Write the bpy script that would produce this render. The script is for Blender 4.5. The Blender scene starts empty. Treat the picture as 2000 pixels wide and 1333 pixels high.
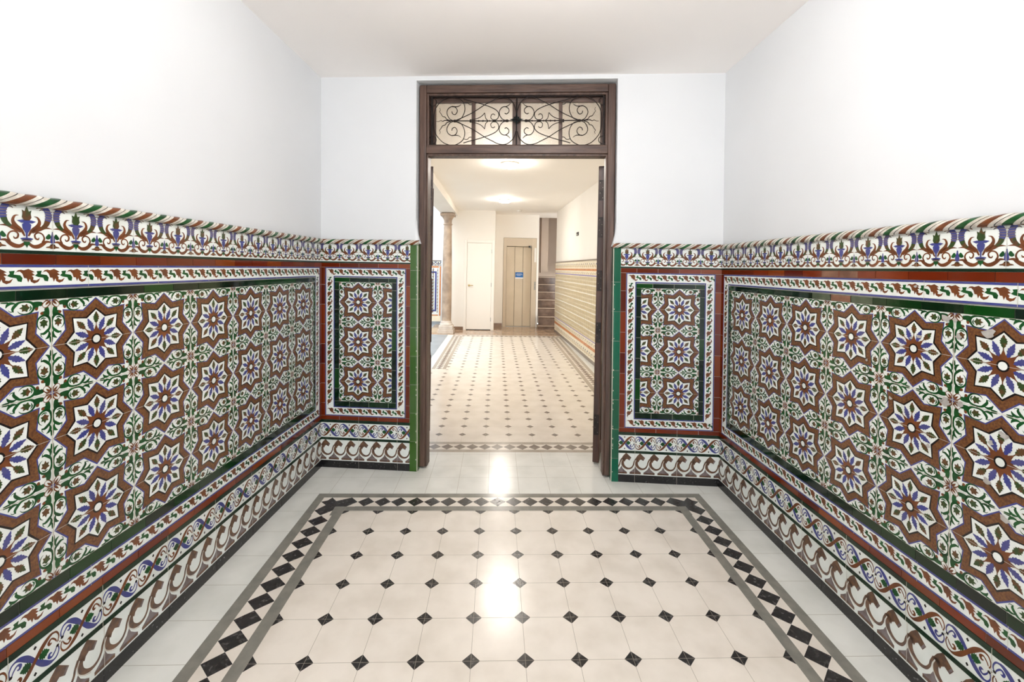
import bpy, math, random
from math import sin, cos, pi, sqrt, atan2
from mathutils import Vector, Matrix
from mathutils.geometry import tessellate_polygon
random.seed(7)
scene = bpy.context.scene
COL = scene.collection

# ------------------------------------------------------------------ camera
FPX = 863.6068; PITCH = -0.0174214; ROLL = 0.01854; YAW = 0.0355234; CYP = 539.5539; EYE = 1.4392
cam_data = bpy.data.cameras.new('camera')
cam_data.sensor_fit = 'HORIZONTAL'; cam_data.sensor_width = 36.0
cam_data.lens = FPX / 2000 * 36.0
cam_data.shift_x = 0.0
cam_data.shift_y = -(666.5 - CYP) / 2000.0
cam_data.clip_start = 0.02; cam_data.clip_end = 200
cam = bpy.data.objects.new('camera', cam_data); COL.objects.link(cam)
fw = Vector((sin(YAW) * cos(PITCH), cos(YAW) * cos(PITCH), sin(PITCH)))
rt0 = Vector((cos(YAW), -sin(YAW), 0)); up0 = rt0.cross(fw)
rt = rt0 * cos(ROLL) + up0 * sin(ROLL); up = up0 * cos(ROLL) - rt0 * sin(ROLL)
m = Matrix((rt, up, -fw)).transposed().to_4x4(); m.translation = Vector((0, 0, EYE))
cam.matrix_world = m
scene.camera = cam

# ------------------------------------------------------------------ world / exposure
scene.view_settings.view_transform = 'Standard'
scene.view_settings.look = 'None'
scene.view_settings.gamma = 1.0
scene.view_settings.use_curve_mapping = False
scene.view_settings.exposure = 1.2
world = bpy.data.worlds.new('sky'); scene.world = world; world.use_nodes = True
bg = world.node_tree.nodes['Background']
bg.inputs[0].default_value = (0.93, 0.965, 1.0, 1); bg.inputs[1].default_value = 2.45
scene.cycles.max_bounces = 10; scene.cycles.diffuse_bounces = 6
scene.cycles.use_denoising = True
scene.cycles.sample_clamp_indirect = 8.0

FILL_FRONT = 22.0      # diffuser emission strengths; the front one is an added, unseen fill lamp
LAMP_HALL = 94.0
def portal(name, loc, rot, sx, sy):
    l = bpy.data.lights.new(name, 'AREA'); l.shape = 'RECTANGLE'; l.size = sx; l.size_y = sy
    l.cycles.is_portal = True
    o = bpy.data.objects.new(name, l); o.location = loc; o.rotation_euler = rot; COL.objects.link(o)
# sky light comes in by the street door behind the camera and by the open patio beside the hall
portal('entrance_portal', (0.0, -1.86, 1.25), (-pi/2, 0, 0), 1.6, 2.5)
portal('patio_portal', (-3.1, 8.2, 4.9), (0, 0, 0), 3.6, 5.6)

# ------------------------------------------------------------------ materials
def lin(c):
    c = c / 255.0
    return c / 12.92 if c <= 0.04045 else ((c + 0.055) / 1.055) ** 2.4
MATS = {}
def mat(name, rgb, rough=0.5, rgb2=None, scale=8.0, detail=3.0, island=None, bump=0.0, bscale=30.0,
        metallic=0.0, coat=0.0, emit=0.0, lo=0.35, hi=0.65, stretch=None, spec=0.5, rough2=None):
    m = bpy.data.materials.new(name); m.use_nodes = True
    nt = m.node_tree; N = nt.nodes; L = nt.links; b = N['Principled BSDF']
    col = (lin(rgb[0]), lin(rgb[1]), lin(rgb[2]), 1)
    b.inputs['Base Color'].default_value = col
    b.inputs['Roughness'].default_value = rough
    b.inputs['Metallic'].default_value = metallic
    b.inputs['Coat Weight'].default_value = coat
    b.inputs['Coat Roughness'].default_value = 0.06
    b.inputs['Specular IOR Level'].default_value = spec
    tc = N.new('ShaderNodeTexCoord'); mp = N.new('ShaderNodeMapping'); L.new(tc.outputs['Object'], mp.inputs[0])
    if stretch: mp.inputs['Scale'].default_value = stretch
    src = None
    if rgb2 is not None:
        no = N.new('ShaderNodeTexNoise'); no.inputs['Scale'].default_value = scale; no.inputs['Detail'].default_value = detail
        L.new(mp.outputs[0], no.inputs['Vector'])
        rp = N.new('ShaderNodeValToRGB'); rp.color_ramp.elements[0].position = lo; rp.color_ramp.elements[1].position = hi
        rp.color_ramp.elements[0].color = col
        rp.color_ramp.elements[1].color = (lin(rgb2[0]), lin(rgb2[1]), lin(rgb2[2]), 1)
        L.new(no.outputs['Fac'], rp.inputs[0]); src = rp.outputs[0]
        if rough2 is not None:
            mr = N.new('ShaderNodeMapRange'); mr.inputs['From Min'].default_value = lo; mr.inputs['From Max'].default_value = hi
            mr.inputs['To Min'].default_value = rough; mr.inputs['To Max'].default_value = rough2
            L.new(no.outputs['Fac'], mr.inputs[0]); L.new(mr.outputs[0], b.inputs['Roughness'])
    if island is not None:      # every tile gets its own firing colour
        ge = N.new('ShaderNodeNewGeometry'); rp2 = N.new('ShaderNodeValToRGB')
        els = rp2.color_ramp.elements
        els[0].color = (lin(island[0][0]), lin(island[0][1]), lin(island[0][2]), 1)
        els[1].color = (lin(island[-1][0]), lin(island[-1][1]), lin(island[-1][2]), 1)
        for i, c in enumerate(island[1:-1]):
            e = els.new((i + 1) / (len(island) - 1)); e.color = (lin(c[0]), lin(c[1]), lin(c[2]), 1)
        L.new(ge.outputs['Random Per Island'], rp2.inputs[0])
        if src is None: src = rp2.outputs[0]
        else:
            mx = N.new('ShaderNodeMix'); mx.data_type = 'RGBA'; mx.inputs[0].default_value = 0.88
            L.new(src, mx.inputs[6]); L.new(rp2.outputs[0], mx.inputs[7]); src = mx.outputs[2]
    if src is not None: L.new(src, b.inputs['Base Color'])
    if bump:
        n2 = N.new('ShaderNodeTexNoise'); n2.inputs['Scale'].default_value = bscale; n2.inputs['Detail'].default_value = 4
        L.new(mp.outputs[0], n2.inputs['Vector'])
        bp = N.new('ShaderNodeBump'); bp.inputs['Strength'].default_value = bump; bp.inputs['Distance'].default_value = 0.01
        L.new(n2.outputs['Fac'], bp.inputs['Height']); L.new(bp.outputs[0], b.inputs['Normal'])
    if emit:
        b.inputs['Emission Color'].default_value = col; b.inputs['Emission Strength'].default_value = emit
    MATS[name] = m
    return m

G = dict(rough=0.16, bump=0.02, bscale=60)
mat('plaster_white', (219, 221, 223), 0.75, (214, 216, 218), scale=1.2, bump=0.04, bscale=14)
mat('ceiling_paint', (251, 247, 244), 0.8, (248, 244, 241), scale=1.0)
mat('hall_paint', (240, 235, 226), 0.7, (236, 230, 220), scale=1.2)
mat('stairwell_paint', (222, 205, 186), 0.8, (216, 198, 178), scale=2)
mat('glaze_white', (232, 236, 232), rgb2=(220, 224, 218), scale=9, **G)
mat('glaze_brown', (118, 78, 44), rgb2=(86, 54, 38), scale=150, detail=5, **G)
mat('glaze_brown_leaf', (116, 66, 36), rgb2=(96, 56, 34), scale=30, **G)
mat('wave_brown', (112, 80, 58), rgb2=(84, 64, 54), scale=60, **G)
mat('glaze_green', (26, 82, 38), rgb2=(22, 62, 32), scale=22, **G)
mat('glaze_leaf', (50, 70, 36), rgb2=(92, 62, 38), scale=38, lo=0.45, hi=0.58, **G)
mat('glaze_blue', (58, 64, 130), rgb2=(76, 76, 124), scale=25, **G)
mat('glaze_black', (24, 18, 18), **G)
mat('glaze_grey', (124, 112, 112), rgb2=(94, 78, 74), scale=30, **G)
mat('glaze_line_green', (12, 46, 26), rgb2=(8, 32, 20), scale=14, **G)
mat('glaze_rust', (98, 36, 16), 0.1, island=[(80, 15, 4), (120, 44, 8), (94, 24, 5), (128, 58, 14), (70, 8, 4)], rgb2=(84, 30, 12), scale=12, bump=0.02, bscale=25)
mat('glaze_dark_green', (6, 42, 22), 0.08, island=[(2, 12, 8), (6, 46, 14), (2, 18, 12), (10, 74, 14), (2, 14, 14), (4, 30, 14)], rgb2=(8, 44, 22), scale=10, bump=0.02, bscale=25)
mat('glaze_strip_left', (48, 88, 24), 0.09, island=[(44, 82, 24), (54, 92, 26), (60, 94, 38)], rgb2=(50, 88, 28), scale=14, bump=0.03, bscale=30)
mat('glaze_strip_right', (2, 88, 62), 0.12, island=[(4, 84, 58), (2, 94, 68), (8, 80, 54)], rgb2=(4, 84, 58), scale=14, bump=0.03, bscale=30)
mat('black_base', (22, 21, 23), 0.22, rgb2=(120, 118, 116), scale=85, detail=6, lo=0.62, hi=0.75, bump=0.02)
mat('grout', (190, 184, 170), 0.8)
mat('grout_dark', (150, 142, 128), 0.85)
mat('rope_white', (214, 210, 200), 0.2, rgb2=(188, 180, 166), scale=40)
mat('floor_cream', (230, 222, 211), 0.17, rgb2=(212, 203, 190), scale=6, detail=8, lo=0.4, hi=0.78, bump=0.012, bscale=7, rough2=0.26)
mat('floor_white', (228, 228, 222), 0.17, rgb2=(208, 209, 202), scale=5, detail=8, lo=0.4, hi=0.78, bump=0.012, bscale=7, rough2=0.25)
mat('floor_black', (42, 40, 40), 0.2, rgb2=(82, 79, 76), scale=45, detail=10, lo=0.5, hi=0.82, rough2=0.4)
mat('floor_grey', (120, 118, 110), 0.2, rgb2=(134, 131, 122), scale=18, detail=8)
mat('hall_rhomb_glare', (116, 104, 94), 0.2, rgb2=(138, 126, 114), scale=30, detail=8, lo=0.45, hi=0.75)  # lighter copy of the black floor tile, glare painted into its colour
mat('hall_grey_band_glare', (164, 154, 140), 0.2, rgb2=(174, 165, 152), scale=18, detail=8)  # grey border lightened the same way: floor glare put into the colour
mat('hall_ceiling_paint', (250, 246, 239), 0.8, (248, 243, 235), scale=1.0)
mat('floor_joint', (150, 142, 128), 0.7)
mat('landing_marble', (176, 150, 124), 0.08, rgb2=(150, 124, 102), scale=5, detail=8)
mat('stair_marble', (126, 104, 88), 0.2, rgb2=(98, 80, 68), scale=7, detail=8)
mat('stair_edge', (206, 184, 162), 0.3)
mat('patio_floor', (150, 156, 160), 0.35, rgb2=(136, 142, 146), scale=5, detail=6)
mat('old_wood', (98, 74, 62), 0.45, rgb2=(60, 42, 35), scale=3.0, detail=9, lo=0.3, hi=0.7, stretch=(14, 14, 1.1), bump=0.25, bscale=5)
mat('old_wood_bar', (98, 74, 62), 0.45, rgb2=(60, 42, 35), scale=3.0, detail=9, lo=0.3, hi=0.7, stretch=(1.1, 14, 14), bump=0.25, bscale=5)
mat('leaf_wood', (84, 52, 38), 0.4, rgb2=(48, 28, 22), scale=3.0, detail=9, lo=0.3, hi=0.7, stretch=(14, 14, 1.1), bump=0.25, bscale=5)
mat('iron', (40, 32, 30), 0.45, rgb2=(26, 20, 20), scale=30, metallic=0.6)
mat('iron_patina', (28, 50, 50), 0.4, rgb2=(30, 26, 26), scale=20, metallic=0.5)
mat('hinge_iron', (52, 42, 38), 0.45, rgb2=(30, 24, 22), scale=20, metallic=0.5)
mat('screw_steel', (120, 112, 102), 0.45, metallic=0.8)
mat('column_stone', (190, 168, 146), 0.6, rgb2=(140, 122, 106), scale=5, detail=8, lo=0.35, hi=0.7, bump=0.1, bscale=30)
mat('column_base_stone', (214, 204, 192), 0.6, rgb2=(196, 182, 168), scale=8, detail=6)
mat('white_lacquer', (240, 234, 224), 0.3)
mat('lift_paint', (208, 192, 166), 0.32, rgb2=(202, 186, 160), scale=3)
mat('lift_jamb', (202, 186, 162), 0.32)
mat('lift_gap', (110, 94, 74), 0.6)
mat('sign_blue', (20, 104, 176), 0.35, rgb2=(16, 92, 160), scale=8)
mat('sign_white', (235, 238, 240), 0.4)
mat('black_plastic', (30, 30, 30), 0.4)
mat('light_plastic', (228, 224, 214), 0.4)
mat('steel', (170, 166, 158), 0.3, metallic=0.9)
mat('brass', (190, 165, 110), 0.3, metallic=0.9)
mat('skirting_stone', (150, 122, 98), 0.3, rgb2=(128, 102, 82), scale=8, detail=6)
mat('hall_tile', (240, 230, 206), 0.25, rgb2=(234, 222, 194), scale=10)
mat('hall_olive', (176, 158, 104), 0.3, rgb2=(150, 132, 88), scale=20)
mat('hall_orange', (204, 140, 92), 0.25, rgb2=(188, 120, 74), scale=14)
mat('hall_lilac', (134, 124, 172), 0.25)
mat('hall_grey', (120, 108, 98), 0.3)
mat('chip_grey', (158, 152, 146), 0.8, rgb2=(176, 172, 166), scale=40)
mat('faded_rust', (132, 92, 72), 0.2, rgb2=(96, 60, 44), scale=14)
mat('faded_green', (78, 88, 70), 0.15, rgb2=(60, 72, 54), scale=14)
mat('fleck_white', (222, 216, 200), 0.7)
def lamp_mat(name, col, s):
    m = bpy.data.materials.new(name); m.use_nodes = True; nt = m.node_tree; nt.nodes.clear()
    e = nt.nodes.new('ShaderNodeEmission'); e.inputs[0].default_value = (*col, 1); e.inputs[1].default_value = s
    o = nt.nodes.new('ShaderNodeOutputMaterial'); nt.links.new(e.outputs[0], o.inputs[0]); MATS[name] = m
lamp_mat('lamp_hall', (1.0, 0.93, 0.85), LAMP_HALL)
lamp_mat('fill_front', (1.0, 0.97, 0.95), FILL_FRONT)
def glass_mat():
    m = bpy.data.materials.new('pebbled_glass'); m.use_nodes = True; nt = m.node_tree; N = nt.nodes; b = N['Principled BSDF']
    b.inputs['Base Color'].default_value = (0.97, 0.95, 0.92, 1); b.inputs['Roughness'].default_value = 0.55
    b.inputs['Transmission Weight'].default_value = 1.0; b.inputs['IOR'].default_value = 1.3
    tc = N.new('ShaderNodeTexCoord'); v = N.new('ShaderNodeTexVoronoi'); v.inputs['Scale'].default_value = 130
    bp = N.new('ShaderNodeBump'); bp.inputs['Strength'].default_value = 0.7; bp.inputs['Distance'].default_value = 0.004
    nt.links.new(tc.outputs['Object'], v.inputs['Vector']); nt.links.new(v.outputs['Distance'], bp.inputs['Height'])
    nt.links.new(bp.outputs[0], b.inputs['Normal']); MATS['pebbled_glass'] = m
glass_mat()

# ------------------------------------------------------------------ object helpers
def link(name, me, parent=None):
    o = bpy.data.objects.new(name, me); COL.objects.link(o)
    if parent is not None:
        o.parent = parent
        o.matrix_parent_inverse = parent.matrix_world.inverted() if False else Matrix.Translation(-Vector(parent.location)) if parent.parent is None else Matrix.Identity(4)
    return o
def tag(o, label=None, cat=None, group=None, kind=None):
    if label: o['label'] = label
    if cat: o['category'] = cat
    if group: o['group'] = group
    if kind: o['kind'] = kind
    return o
def empty(name, loc):
    o = bpy.data.objects.new(name, None); o.empty_display_size = 0.1; COL.objects.link(o); o.location = loc
    return o

class MB:
    """collects polygons in world coordinates; build() links them as one mesh object"""
    def __init__(s): s.v = []; s.f = []; s.m = []; s.mats = []; s.sm = []
    def mi(s, name):
        if name not in s.mats: s.mats.append(name)
        return s.mats.index(name)
    def poly(s, pts, m, smooth=False):
        b = len(s.v); s.v.extend(tuple(p) for p in pts); s.f.append(tuple(range(b, b + len(pts)))); s.m.append(s.mi(m)); s.sm.append(smooth)
    def grid(s, rows, m, smooth=True, closed=False, mfun=None):
        b = len(s.v); n = len(rows[0])
        for r in rows: s.v.extend(tuple(p) for p in r)
        for i in range(len(rows) - 1):
            for j in range(n if closed else n - 1):
                k = (j + 1) % n
                s.f.append((b + i*n + j, b + i*n + k, b + (i+1)*n + k, b + (i+1)*n + j)); s.sm.append(smooth)
                s.m.append(s.mi(mfun(i, j) if mfun else m))
    def box(s, c0, c1, m, mp=None):
        x0, y0, z0 = c0; x1, y1, z1 = c1
        P = [(x0,y0,z0),(x1,y0,z0),(x1,y1,z0),(x0,y1,z0),(x0,y0,z1),(x1,y0,z1),(x1,y1,z1),(x0,y1,z1)]
        if mp: P = [mp(*p) for p in P]
        b = len(s.v); s.v.extend(tuple(p) for p in P)
        for f in ((0,3,2,1),(4,5,6,7),(0,1,5,4),(1,2,6,5),(2,3,7,6),(3,0,4,7)):
            s.f.append(tuple(b + i for i in f)); s.m.append(s.mi(m)); s.sm.append(False)
    def tube(s, pts, rad, m, seg=8, caps=True):
        pts = [Vector(p) for p in pts]; n = len(pts)
        rads = rad if isinstance(rad, (list, tuple)) else [rad] * n
        rows = []; prev = None
        for i, p in enumerate(pts):
            t = (pts[min(i+1, n-1)] - pts[max(i-1, 0)])
            if t.length < 1e-9: t = Vector((0, 0, 1))
            t.normalize()
            if prev is None:
                a = Vector((0, 0, 1)) if abs(t.z) < 0.9 else Vector((0, 1, 0)); u = t.cross(a).normalized()
            else:
                u = (prev - t * prev.dot(t))
                u = u.normalized() if u.length > 1e-6 else t.cross(Vector((0, 1, 0))).normalized()
            prev = u; w = t.cross(u)
            rows.append([p + (u * cos(2*pi*k/seg) + w * sin(2*pi*k/seg)) * rads[i] for k in range(seg)])
        s.grid(rows, m, True, True)
        if caps: s.poly(list(reversed(rows[0])), m); s.poly(rows[-1], m)
    def lathe(s, c, prof, m, seg=24, mfun=None):
        rows = [[(c[0] + r*cos(2*pi*k/seg), c[1] + r*sin(2*pi*k/seg), c[2] + z) for k in range(seg)] for r, z in prof]
        s.grid(rows, m, True, True)
        s.poly(list(reversed(rows[0])), m); s.poly(rows[-1], m)
    def build(s, name, parent=None, base=None, bevel=0.0):
        me = bpy.data.meshes.new(name)
        base = Vector(base) if base is not None else (Vector(parent.location) if parent is not None and parent.parent is None else Vector((0, 0, 0)))
        if parent is not None and parent.parent is not None: base = Vector(parent.parent.location) + Vector(parent.location)
        me.from_pydata([tuple(Vector(p) - base) for p in s.v], [], s.f)
        for n in s.mats: me.materials.append(MATS[n])
        me.polygons.foreach_set('material_index', s.m); me.polygons.foreach_set('use_smooth', s.sm)
        me.update()
        o = bpy.data.objects.new(name, me); COL.objects.link(o)
        if parent is not None: o.parent = parent
        else: o.location = base
        if bevel:
            bv = o.modifiers.new('bevel', 'BEVEL'); bv.width = bevel; bv.segments = 2; bv.limit_method = 'ANGLE'
        return o

# ------------------------------------------------------------------ frames of reference for the walls
LEAN = -0.0105
class Frame:
    def __init__(s, O, X, flipn=False):
        s.O = Vector((O[0], O[1])); d = Vector((X[0] - O[0], X[1] - O[1])); s.L = d.length; s.d = d / s.L
        s.n = Vector((s.d.y, -s.d.x))          # towards the viewer standing in the room
        if flipn: s.n = -s.n
    def P(s, x, z, d=0.0):
        q = s.O + s.d * x + s.n * d
        return Vector((q.x + LEAN * (z - 1.3), q.y, z))
YN = -1.8
LLc = (-1.242, 3.18); BRc = (1.508, 2.897)
LNc = (-1.242 + 0.05303 * (YN - 3.18), YN); RNc = (1.508 + 0.01355 * (YN - 2.897), YN)
FL = Frame(LNc, LLc); FB = Frame(LLc, BRc); FR = Frame(BRc, RNc)
H = 2.7584

# ------------------------------------------------------------------ 2-D tile art
def cr(pts, n=5, closed=False):
    out = []; N = len(pts)
    rng = range(N if closed else N - 1)
    for i in rng:
        g = (lambda k: pts[k % N]) if closed else (lambda k: pts[max(0, min(N - 1, k))])
        p0, p1, p2, p3 = g(i-1), g(i), g(i+1), g(i+2)
        for j in range(n):
            t = j / n; t2 = t*t; t3 = t2*t
            out.append(tuple(0.5*((2*b) + (-a+c)*t + (2*a-5*b+4*c-d)*t2 + (-a+3*b-3*c+d)*t3) for a, b, c, d in zip(p0, p1, p2, p3)))
    if not closed: out.append(tuple(pts[-1]))
    return out
class Motif:
    def __init__(s): s.t = []      # (material, layer, triangle)
    def poly(s, pts, m, l=1):
        P = [Vector((p[0], p[1], 0)) for p in pts]
        for tri in tessellate_polygon([P]):
            s.t.append((m, l, [(P[i].x, P[i].y) for i in tri]))
    def blob(s, pts, m, l=1, n=4): s.poly(cr(pts, n, True), m, l)
    def stroke(s, pts, w, m, l=1, n=5, smooth=True):
        ws = w if isinstance(w, (list, tuple)) else [w] * len(pts)
        P = [(p[0], p[1], q) for p, q in zip(pts, ws)]
        if smooth and len(P) > 2: P = cr(P, n)
        A = []; B = []
        for i, p in enumerate(P):
            a = P[max(0, i-1)]; b = P[min(len(P)-1, i+1)]; dx = b[0]-a[0]; dy = b[1]-a[1]; h = sqrt(dx*dx+dy*dy) or 1
            nx = -dy/h*p[2]/2; ny = dx/h*p[2]/2
            A.append((p[0]+nx, p[1]+ny)); B.append((p[0]-nx, p[1]-ny))
        for i in range(len(P)-1):
            s.t.append((m, l, [A[i], B[i], B[i+1]])); s.t.append((m, l, [A[i], B[i+1], A[i+1]]))
    def disc(s, c, r, m, l=1, n=14, ry=None):
        ry = ry or r
        s.poly([(c[0]+r*cos(2*pi*k/n), c[1]+ry*sin(2*pi*k/n)) for k in range(n)], m, l)
    def leaf(s, c, ang, ln, w, m, l=1, jag=True):
        pr = [(0, 0), (.10, .42), (.20, .66), (.235, .50), (.37, .98), (.41, .72), (.54, 1.0), (.585, .68), (.71, .70), (.76, .42), (.86, .32), (1, 0)] if jag else [(0,0),(.25,.7),(.5,1),(.75,.6),(1,0)]
        pts = [(a*ln, b*w/2) for a, b in pr] + [(a*ln, -b*w/2) for a, b in reversed(pr[1:-1])]
        ca, sa = cos(ang), sin(ang)
        s.poly([(c[0]+x*ca-y*sa, c[1]+x*sa+y*ca) for x, y in pts], m, l)
    def add(s, o, f):
        for m, l, tri in o.t: s.t.append((m, l, [f(*p) for p in tri]))
def clip_poly(P, x0, y0, x1, y1):
    for ax, lim, sg in ((0, x0, 1), (0, x1, -1), (1, y0, 1), (1, y1, -1)):
        out = []; n = len(P)
        for i in range(n):
            a = P[i]; b = P[(i+1) % n]; da = (a[ax]-lim)*sg; db = (b[ax]-lim)*sg
            if da >= 0: out.append(a)
            if (da >= 0) != (db >= 0):
                t = da/(da-db); out.append((a[0]+(b[0]-a[0])*t, a[1]+(b[1]-a[1])*t))
        P = out
        if len(P) < 3: return []
    return P
LAY = 0.00022
def lay(mb, fr, motif, f, clip, base=0.008):
    """put a motif on a wall frame; f maps motif coordinates to wall (x, z)"""
    x0, z0, x1, z1 = clip
    for m, l, tri in motif.t:
        P = [f(*p) for p in tri]
        a = (P[1][0]-P[0][0])*(P[2][1]-P[0][1]) - (P[1][1]-P[0][1])*(P[2][0]-P[0][0])
        if abs(a) < 1e-10: continue
        if min(p[0] for p in P) < x0 or max(p[0] for p in P) > x1 or min(p[1] for p in P) < z0 or max(p[1] for p in P) > z1:
            P = clip_poly(P, x0, z0, x1, z1)
            if len(P) < 3: continue
        if a < 0: P = P[::-1]
        mb.poly([fr.P(x, z, base + l*LAY) for x, z in P], m)

# --- star tile, half period = 1
def star_pts(ax, dg, nx, ny):
    pts = []
    for k in range(4):
        c, s_ = round(cos(k*pi/2)), round(sin(k*pi/2))
        for x, y in ((ax, 0), (ny, nx), (dg, dg), (nx, ny)):
            pts.append((x*c - y*s_, x*s_ + y*c))
    return pts
def make_scroll():
    s = Motif()
    s.stroke([(.05, .012), (.12, .04), (.17, .10), (.155, .155)], [.03, .022, .016, .01], 'glaze_brown_leaf', 3)
    s.blob([(.16, .06), (.22, .035), (.30, .03), (.37, .05), (.36, .11), (.325, .13), (.33, .19), (.285, .155), (.255, .195), (.24, .13), (.185, .13)], 'glaze_green', 2, 3)
    s.blob([(.25, .165), (.30, .15), (.315, .2), (.27, .215)], 'glaze_brown_leaf', 3, 2)
    s.stroke([(.33, .085), (.40, .035), (.50, .020), (.60, .032), (.66, .075), (.715, .15), (.70, .215)], [.06, .046, .034, .04, .058, .052, .010], 'glaze_green', 2)
    s.stroke([(.33, .10), (.345, .19), (.41, .255), (.50, .272), (.585, .25), (.63, .2)], [.045, .044, .034, .024, .018, .006], 'glaze_green', 2)
    s.stroke([(.40, .10), (.385, .165), (.42, .215)], [.012, .03, .008], 'glaze_green', 2)
    c = (.455, .145); L = [(0, .105), (.5, .062), (.9, .10), (1.35, .065), (1.8, .098), (2.3, .055), (pi, .07), (-2.3, .055), (-1.8, .098), (-1.35, .065), (-.9, .10), (-.5, .062)]
    s.poly([(c[0]+.03+r*1.15*cos(a), c[1]+r*.9*sin(a)) for a, r in L], 'glaze_leaf', 3)
    s.disc((.52, 0.004), .018, 'glaze_black', 4, 8)
    s.stroke([(.66, .05), (.74, .035), (.80, .062), (.835, .12)], [.016, .05, .052, .010], 'glaze_green', 2)
    s.stroke([(.77, .03), (.85, .012), (.92, .02)], [.01, .046, .01], 'glaze_green', 2)
    s.stroke([(.70, .20), (.76, .2), (.79, .165)], [.02, .014, .006], 'glaze_green', 2)
    s.leaf((.10, .0), .13, .14, .045, 'glaze_white', 4, False)
    return s
SCROLL = make_scroll()
def make_star():
    s = Motif()
    s.poly(star_pts(.982, .762, .313, .712), 'glaze_blue', 1)
    s.poly(star_pts(.945, .736, .300, .682), 'glaze_brown', 2)
    s.poly(star_pts(.735, .563, .241, .538), 'glaze_black', 3)
    s.poly(star_pts(.690, .533, .222, .500), 'glaze_white', 4)
    ro = []
    for k in range(32): ro.append(((.36 if k % 4 == 0 else .33) if k % 2 == 0 else .235) * 1.0)
    s.poly([(r*cos(k*pi/16), r*sin(k*pi/16)) for k, r in enumerate(ro)], 'glaze_brown_leaf', 5)
    for k in range(8):
        a = k*pi/4; b = a + pi/8
        s.stroke([(.3*cos(a), .3*sin(a)), (.42*cos(a), .42*sin(a))], .022, 'glaze_brown', 6, smooth=False)
        s.leaf((.37*cos(a), .37*sin(a)), a, .285, .155, 'glaze_leaf', 6)
        s.leaf((.20*cos(b), .20*sin(b)), b, .345, .145, 'glaze_blue', 7)
    s.disc((0, 0), .125, 'glaze_black', 8, 18); s.disc((0, 0), .088, 'glaze_white', 9, 16)
    for sx in (-1, 1):
        for sy in (-1, 1):
            s.add(SCROLL, lambda a, b: (sx*(1-a), sy*(1-b)))
            s.add(SCROLL, lambda a, b: (sx*(1-b), sy*(1-a)))
            for an in (.0, pi/4, pi/2):
                q = Motif(); q.leaf((.02*cos(an), .02*sin(an)), an, .12 if an in (0, pi/2) else .15, .05, 'glaze_brown_leaf', 5, False)
                s.add(q, lambda a, b: (sx*(1-max(a, 0)), sy*(1-max(b, 0))))
            q = Motif(); q.poly([(0, 0), (.045, 0), (.032, .032), (0, .045)], 'glaze_blue', 6)
            s.add(q, lambda a, b: (sx*(1-a), sy*(1-b)))
    for a in (-1, 1):
        s.stroke([(a*.995, -1), (a*.995, 1)], .010, 'grout', 7, smooth=False)
        s.stroke([(-1, a*.997), (1, a*.997)], .006, 'grout', 7, smooth=False)
    s.stroke([(-1, 0), (-.09, 0)], .008, 'grout', 8, smooth=False); s.stroke([(.09, 0), (1, 0)], .008, 'grout', 8, smooth=False)
    return s
STAR = make_star()
# --- leaf chain border: period 1 along x, centred on y = 0
def make_chain():
    s = Motif(); q = lambda pts: [((x-220)/350., (1178-y)/350.) for x, y in pts]
    s.poly(q([(220,1140),(262,1094),(300,1088),(335,1096),(395,1078),(440,1100),(478,1122),(440,1128),(482,1160),(440,1168),(462,1192),(456,1222),(500,1228),(552,1200),(522,1250),(470,1268),(425,1245),(412,1208),(390,1254),(372,1200),(338,1196),(318,1142),(284,1112),(250,1116)]), 'glaze_brown_leaf', 1)
    s.poly(q([(478,1166),(512,1140),(500,1108),(572,1102),(558,1148),(640,1160),(668,1196),(655,1246),(608,1236),(590,1196),(520,1184)]), 'glaze_green', 2)
    return s
CHAIN = make_chain()
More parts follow.
